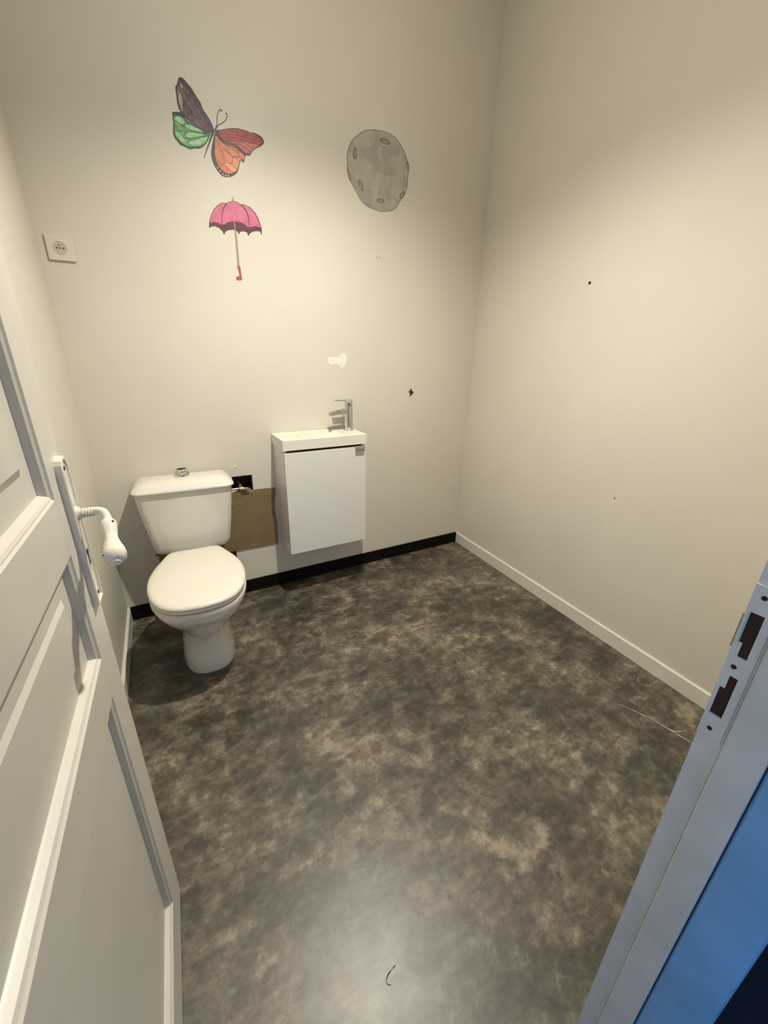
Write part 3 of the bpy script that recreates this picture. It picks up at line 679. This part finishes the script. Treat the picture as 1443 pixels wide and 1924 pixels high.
UHAND = [(0.4226,1.602),(0.4359,1.6024),(0.4371,1.5741),(0.4389,1.5506),(0.4268,1.5475),(0.4151,1.5477),(0.4127,1.5549),(0.4159,1.5613),(0.4264,1.562),(0.4282,1.5733),(0.4253,1.5877)]
MOON = [(1.0413,2.1902),(1.0895,2.2012),(1.1357,2.2036),(1.1632,2.2025),(1.1872,2.1965),(1.2119,2.1823),(1.2331,2.1642),(1.2506,2.1423),(1.2622,2.1188),(1.2727,2.1034),(1.2706,2.0769),(1.2685,2.0502),(1.2648,2.0199),(1.2556,1.9886),(1.2333,1.961),(1.2192,1.9407),(1.2049,1.9235),(1.1842,1.9113),(1.1593,1.9041),(1.1263,1.8985),(1.1018,1.8994),(1.0776,1.9018),(1.0496,1.9066),(1.026,1.9177),(1.0066,1.9349),(0.9914,1.9553),(0.9763,1.9726),(0.9634,1.99),(0.9525,2.0102),(0.9454,2.0336),(0.9476,2.0556),(0.9461,2.0821),(0.9519,2.1044),(0.9631,2.1277),(0.9778,2.1463),(0.9999,2.1639),(1.0183,2.1781)]
CRATERS = [[(1.1623,2.1651),(1.1573,2.1614),(1.1485,2.1592),(1.1378,2.159),(1.1273,2.1608),(1.119,2.1642),(1.1146,2.1686),(1.1149,2.173),(1.1199,2.1767),(1.1285,2.1788),(1.1391,2.1791),(1.1496,2.1773),(1.158,2.1739),(1.1626,2.1696)],[(0.9963,2.0979),(0.9945,2.0885),(0.9911,2.0806),(0.9866,2.0759),(0.982,2.0752),(0.9781,2.0787),(0.9758,2.0857),(0.9756,2.0947),(0.9773,2.104),(0.9807,2.1118),(0.9852,2.1165),(0.9898,2.1172),(0.9936,2.1138),(0.9959,2.1069)],[(0.9624,2.0144),(0.9646,2.0052),(0.9651,1.9972),(0.9637,1.9923),(0.9608,1.9913),(0.9569,1.9945),(0.9528,2.0011),(0.9493,2.0099),(0.9471,2.0192),(0.9467,2.027),(0.948,2.0319),(0.9509,2.0329),(0.9548,2.0298),(0.9588,2.0232)],[(1.0224,1.9865),(1.0259,1.9781),(1.0272,1.9707),(1.0259,1.9657),(1.0224,1.9642),(1.0173,1.9664),(1.0116,1.972),(1.0065,1.9797),(1.003,1.988),(1.0018,1.9954),(1.003,2.0003),(1.0065,2.0018),(1.0116,1.9997),(1.0172,1.9942)],[(1.1385,1.9406),(1.1356,1.9366),(1.1295,1.9335),(1.1213,1.9318),(1.1128,1.9318),(1.1057,1.9336),(1.1012,1.9367),(1.1004,1.9406),(1.1033,1.9445),(1.1094,1.9477),(1.1175,1.9494),(1.1259,1.9494),(1.1332,1.9477),(1.1377,1.9445)],[(1.247,1.9802),(1.2416,1.9733),(1.2354,1.9681),(1.2297,1.9657),(1.2257,1.9666),(1.224,1.9705),(1.2252,1.9768),(1.2288,1.9841),(1.2343,1.9911),(1.2404,1.9962),(1.2461,1.9986),(1.2502,1.9978),(1.2518,1.9939),(1.2507,1.9876)],[(1.2701,2.1013),(1.2719,2.0939),(1.2722,2.0876),(1.2709,2.0837),(1.2684,2.0829),(1.265,2.0855),(1.2615,2.0908),(1.2587,2.0979),(1.2569,2.1053),(1.2567,2.1115),(1.2579,2.1154),(1.2605,2.1162),(1.2638,2.1137),(1.2672,2.1084)]]
MLINES = [[(1.1174,2.1478),(1.1331,2.147),(1.1442,2.1431)],[(0.9639,2.1027),(0.959,2.0898),(0.9599,2.0767)],[(1.2467,2.0625),(1.2473,2.0495),(1.2446,2.0343)],[(1.0456,1.9192),(1.0615,1.9136),(1.0855,1.9104)]]
PATCH = [(0.8299,1.2391),(0.8621,1.2376),(0.8867,1.2414),(0.8993,1.254),(0.9118,1.2595),(0.9242,1.2561),(0.9323,1.2365),(0.9298,1.2149),(0.919,1.1967),(0.9021,1.1858),(0.8899,1.1967),(0.8736,1.2074),(0.8531,1.2056),(0.833,1.2109)]
TEAR = [(1.3155,1.0608),(1.3288,1.0572),(1.336,1.076),(1.346,1.06),(1.3593,1.0505),(1.3441,1.0377),(1.3264,1.0249),(1.3326,1.043)]

def poly(name, pts, m, parent, lay, k=3, sharp=False):
    """a thin vinyl shape on the back wall, lay = layer number"""
    P = [(p.x, p.y) for p in spline([(x, z, 0) for x, z in pts], k, True)] if not sharp else pts
    ox, oy, oz = parent_origin(parent)
    y1 = D - 0.00025 * (lay + 1)
    y0 = D - 0.00025 * lay - (0.00002 if lay else 0.0)
    return obj(name, loft(bmesh.new(), [[(x - ox, y - oy, z - oz) for x, z in P] for y in (y0, y1)]), m, parent)
def parent_origin(p):
    v = Vector((0, 0, 0))
    while p:
        v += p.location
        p = p.parent
    return v
def lines(name, paths, m, parent, lay, w=0.0011, w1=None):
    bm = bmesh.new()
    ox, oy, oz = parent_origin(parent)
    y1 = D - 0.00025 * (lay + 1) - oy
    y0 = D - 0.00025 * lay - oy
    for P in paths:
        Q = spline([(x, z, 0) for x, z in P], 5)
        Lp, Rp = [], []
        for i, q in enumerate(Q):
            t = (Q[min(i + 1, len(Q) - 1)] - Q[max(i - 1, 0)]).normalized()
            f = i / (len(Q) - 1)
            ww = w if w1 is None else w + (w1 - w) * f
            nn = Vector((-t.y, t.x, 0)) * ww
            Lp.append(q + nn)
            Rp.append(q - nn)
        for i in range(len(Q) - 1):
            quad = [Lp[i], Lp[i + 1], Rp[i + 1], Rp[i]]
            hexa(bm, [(v.x - ox, y0, v.y - oz) for v in quad] + [(v.x - ox, y1, v.y - oz) for v in quad])
    return obj(name, bm, m, parent)

bf = empty('butterfly_sticker', (0.385, D, 2.045))
tag(bf, 'large butterfly wall sticker with purple, green, red and orange wings', 'sticker')
w_ = poly('wing', GREEN, M['dk_green'], bf, 0)
poly('wing_fill', GREEN_IN, M['green'], w_, 1)
for P in (GREEN_L1, GREEN_L2, GREEN_L3, GREEN_L4, GREEN_L5): poly('wing_patch', P, M['lt_green'], w_, 2)
lines('vein', GV, M['vein_green'], w_, 3, 0.0010)
w_ = poly('wing', PURPLE, M['purple'], bf, 1)
poly('wing_fill', PURPLE_IN, M['mauve'], w_, 2)
poly('wing_patch', PURPLE_L1, M['pale_mauve'], w_, 3)
poly('wing_patch', PURPLE_L2, M['pale_mauve'], w_, 3)
poly('wing_patch', PURPLE_DK, M['dk_mauve'], w_, 3)
lines('vein', PV, M['purple'], w_, 4, 0.0013)
w_ = poly('wing', ORANGE, M['ink'], bf, 0)
poly('wing_fill', ORANGE_IN, M['orange'], w_, 1)
poly('wing_patch', ORANGE_L, M['lt_orange'], w_, 2)
lines('vein', OV, M['vein_orange'], w_, 3, 0.0008)
for x, z in ODOTS:
    poly('spot', [(x + 0.0022 * math.cos(a), z + 0.0026 * math.sin(a)) for a in (0, 1.05, 2.09, 3.14, 4.19, 5.24)], M['filler'], w_, 1, 2)
w_ = poly('wing', RED, M['ink'], bf, 2)
poly('wing_fill', RED_IN, M['red'], w_, 3)
poly('wing_patch', RED_PINK, M['pink_red'], w_, 4)
lines('vein', RV, M['vein_red'], w_, 5, 0.0010)
lines('abdomen', BODY, M['ink'], bf, 3, 0.0052, 0.0008)
lines('antenna', ANT[:1], M['ink'], bf, 1, 0.0016, 0.0011)
lines('antenna', ANT[1:], M['ink'], bf, 1, 0.0016, 0.0011)
for P in ANT:
    x, z = P[-1]
    poly('antenna_tip', [(x + 0.0034 * math.cos(a), z + 0.003 * math.sin(a)) for a in (0, 1.05, 2.09, 3.14, 4.19, 5.24)], M['ink'], bf, 2, 2)

um = empty('umbrella_sticker', (0.43, D, 1.70))
tag(um, 'wall sticker of a pink umbrella with a long thin stick', 'sticker')
w_ = poly('canopy', UMB, M['maroon'], um, 0, sharp=True)
for P in (UP1, UP2, UP3): poly('canopy_panel', P, M['pink'], w_, 1, 2)
poly('ferrule', UFER, M['stick'], um, 1, sharp=True)
s_ = poly('shaft', USTICK, M['crater_line'], um, 1, sharp=True)
cxs = [(USTICK[0][0] + USTICK[1][0]) / 2, (USTICK[2][0] + USTICK[5][0]) / 2, (USTICK[3][0] + USTICK[4][0]) / 2]
lines('shaft_fill', [[(cxs[0], USTICK[0][1]), (cxs[1], USTICK[2][1]), (cxs[2], USTICK[3][1])]], M['stick'], s_, 2, 0.0016, 0.0024)
poly('handle', UHAND, M['red_brown'], um, 1, sharp=True)

mo = empty('moon_sticker', (1.109, D, 2.056))
tag(mo, 'oval grey moon wall sticker with sandy craters', 'sticker')
gm = poly('rim_line', MOON, M['crater_line'], mo, 0)
cxm, czm = sum(p[0] for p in MOON) / len(MOON), sum(p[1] for p in MOON) / len(MOON)
poly('disc', [(cxm + (x - cxm) * 0.984, czm + (z - czm) * 0.988) for x, z in MOON], M['moon'], mo, 1)
for P in CRATERS:
    c_ = poly('crater', P, M['crater_line'], mo, 2, 1)
    ax_, az_ = sum(p[0] for p in P) / len(P), sum(p[1] for p in P) / len(P)
    poly('crater_fill', [(ax_ + (x - ax_) * 0.78, az_ + (z - az_) * 0.80) for x, z in P], M['crater'], c_, 3, 1)
for P in MLINES: lines('stroke', [P], M['crater_line'], mo, 2, 0.0009, 0.0005)

# ------------------------------------------------------------------ marks and holes on the walls and floor
poly('filler_patch', PATCH, M['filler'], wb_, 0)
poly('torn_plug_hole', TEAR, M['chip'], wb_, 0, sharp=True)
def dot(name, x, z, r, m, parent=wb_):
    return obj(name, tube(bmesh.new(), [(x, D - 0.0008, z), (x, D + 0.002, z)], r, 8), m, parent)
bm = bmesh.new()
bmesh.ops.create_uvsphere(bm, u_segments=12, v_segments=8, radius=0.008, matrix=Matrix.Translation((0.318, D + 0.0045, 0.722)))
obj('glint_bump', bm, M['basin'], wb_, smooth=60)  # pale bump added to stand in for a small glint on the wall
dot('nail_hole', 1.101, 1.705, 0.0022, M['chip'])
dot('nail_hole', 1.119, 1.706, 0.0016, M['chip'])
dot('nail_hole', 1.470, 0.620, 0.0022, M['chip'])
dot('nail_hole', -0.115, 0.455, 0.0045, M['dark_slot'])
dot('nail_hole', -0.092, 0.325, 0.0050, M['dark_slot'])
def rdot(name, y, z, r, m):
    x = xr(y)
    return obj(name, tube(bmesh.new(), [(x - 0.003, y, z), (x + 0.004, y, z)], r, 10), m, wr_)
rdot('wall_plug', 1.331, 1.566, 0.0058, M['chip'])
rdot('nail_hole', 0.995, 0.690, 0.0026, M['chip'])
# pale scratches, a stamped ring and a dark scrape on the vinyl
def scr(name, P, w, m, z=0.0):
    bm = bmesh.new()
    Q = spline([(x, y, 0) for x, y in P], 6)
    for i in range(len(Q) - 1):
        t = (Q[i + 1] - Q[i]).normalized()
        f = math.sin(math.pi * (i + 0.5) / len(Q))
        nn = Vector((-t.y, t.x, 0)) * (w * (0.35 + 0.65 * f) * random.uniform(0.4, 1.2))
        a, b = Q[i], Q[i + 1]
        hexa(bm, [(*(a + nn).xy, 0.0), (*(b + nn).xy, 0.0), (*(b - nn).xy, 0.0), (*(a - nn).xy, 0.0), (*(a + nn).xy, 0.0004), (*(b + nn).xy, 0.0004), (*(b - nn).xy, 0.0004), (*(a - nn).xy, 0.0004)])
    return obj(name, bm, m, fl)
scr('scratch', [(1.423, 0.607), (1.444, 0.561), (1.455, 0.530), (1.470, 0.500)], 0.0016, M['scuff'])
scr('scratch', [(1.468, 0.520), (1.472, 0.490), (1.476, 0.455), (1.490, 0.430), (1.530, 0.415)], 0.0022, M['scuff'])
scr('scratch', [(1.476, 0.452), (1.482, 0.420), (1.488, 0.395), (1.492, 0.374)], 0.0022, M['scuff'])
scr('ring_mark', [(1.631 + 0.024 * math.cos(a), 0.629 + 0.024 * math.sin(a)) for a in [i * 2 * math.pi / 12 for i in range(13)]], 0.0009, M['scuff'])
scr('scrape', [(0.244, 0.380), (0.255, 0.388), (0.276, 0.393)], 0.0012, M['dark_slot'])
scr('scrape', [(0.243, 0.380), (0.247, 0.374), (0.252, 0.371)], 0.0008, M['dark_slot'])

# ------------------------------------------------------------------ hanging bulb
la = empty('ceiling_lamp', (LAMP[0], LAMP[1], H))
tag(la, 'bare lit bulb hanging from the ceiling on a white cord', 'lamp')
zb_ = LAMP[2] - H
obj('ceiling_rose', lathe(bmesh.new(), [(0.012, -0.028), (0.040, -0.020), (0.045, -0.001)], 0, 0, 20), M['plastic'], la, smooth=40)
obj('cord', tube(bmesh.new(), [(0, 0, -0.02), (0, 0, zb_ + 0.14)], 0.003, 8), M['cord'], la)
obj('bulb_holder', lathe(bmesh.new(), [(0.019, zb_ + 0.095), (0.020, zb_ + 0.12), (0.012, zb_ + 0.142), (0.005, zb_ + 0.15)], 0, 0, 20), M['plastic'], la, smooth=40)
obj('bulb', lathe(bmesh.new(), [(0.004, zb_ + 0.038), (0.018, zb_ + 0.044), (0.027, zb_ + 0.058), (0.028, zb_ + 0.070), (0.020, zb_ + 0.088), (0.014, zb_ + 0.096)], 0, 0, 20), M['bulb'], la, smooth=50)
light('bulb_light', 'POINT', (0, 0, zb_), LAMP_POINT_W, LAMP_COL, la, shadow_soft_size=0.022)
light('bulb_downlight', 'SPOT', (0, 0, zb_ - 0.002), LAMP_DOWN_W, LAMP_COL, la, shadow_soft_size=0.022, spot_size=math.radians(148), spot_blend=1.0)
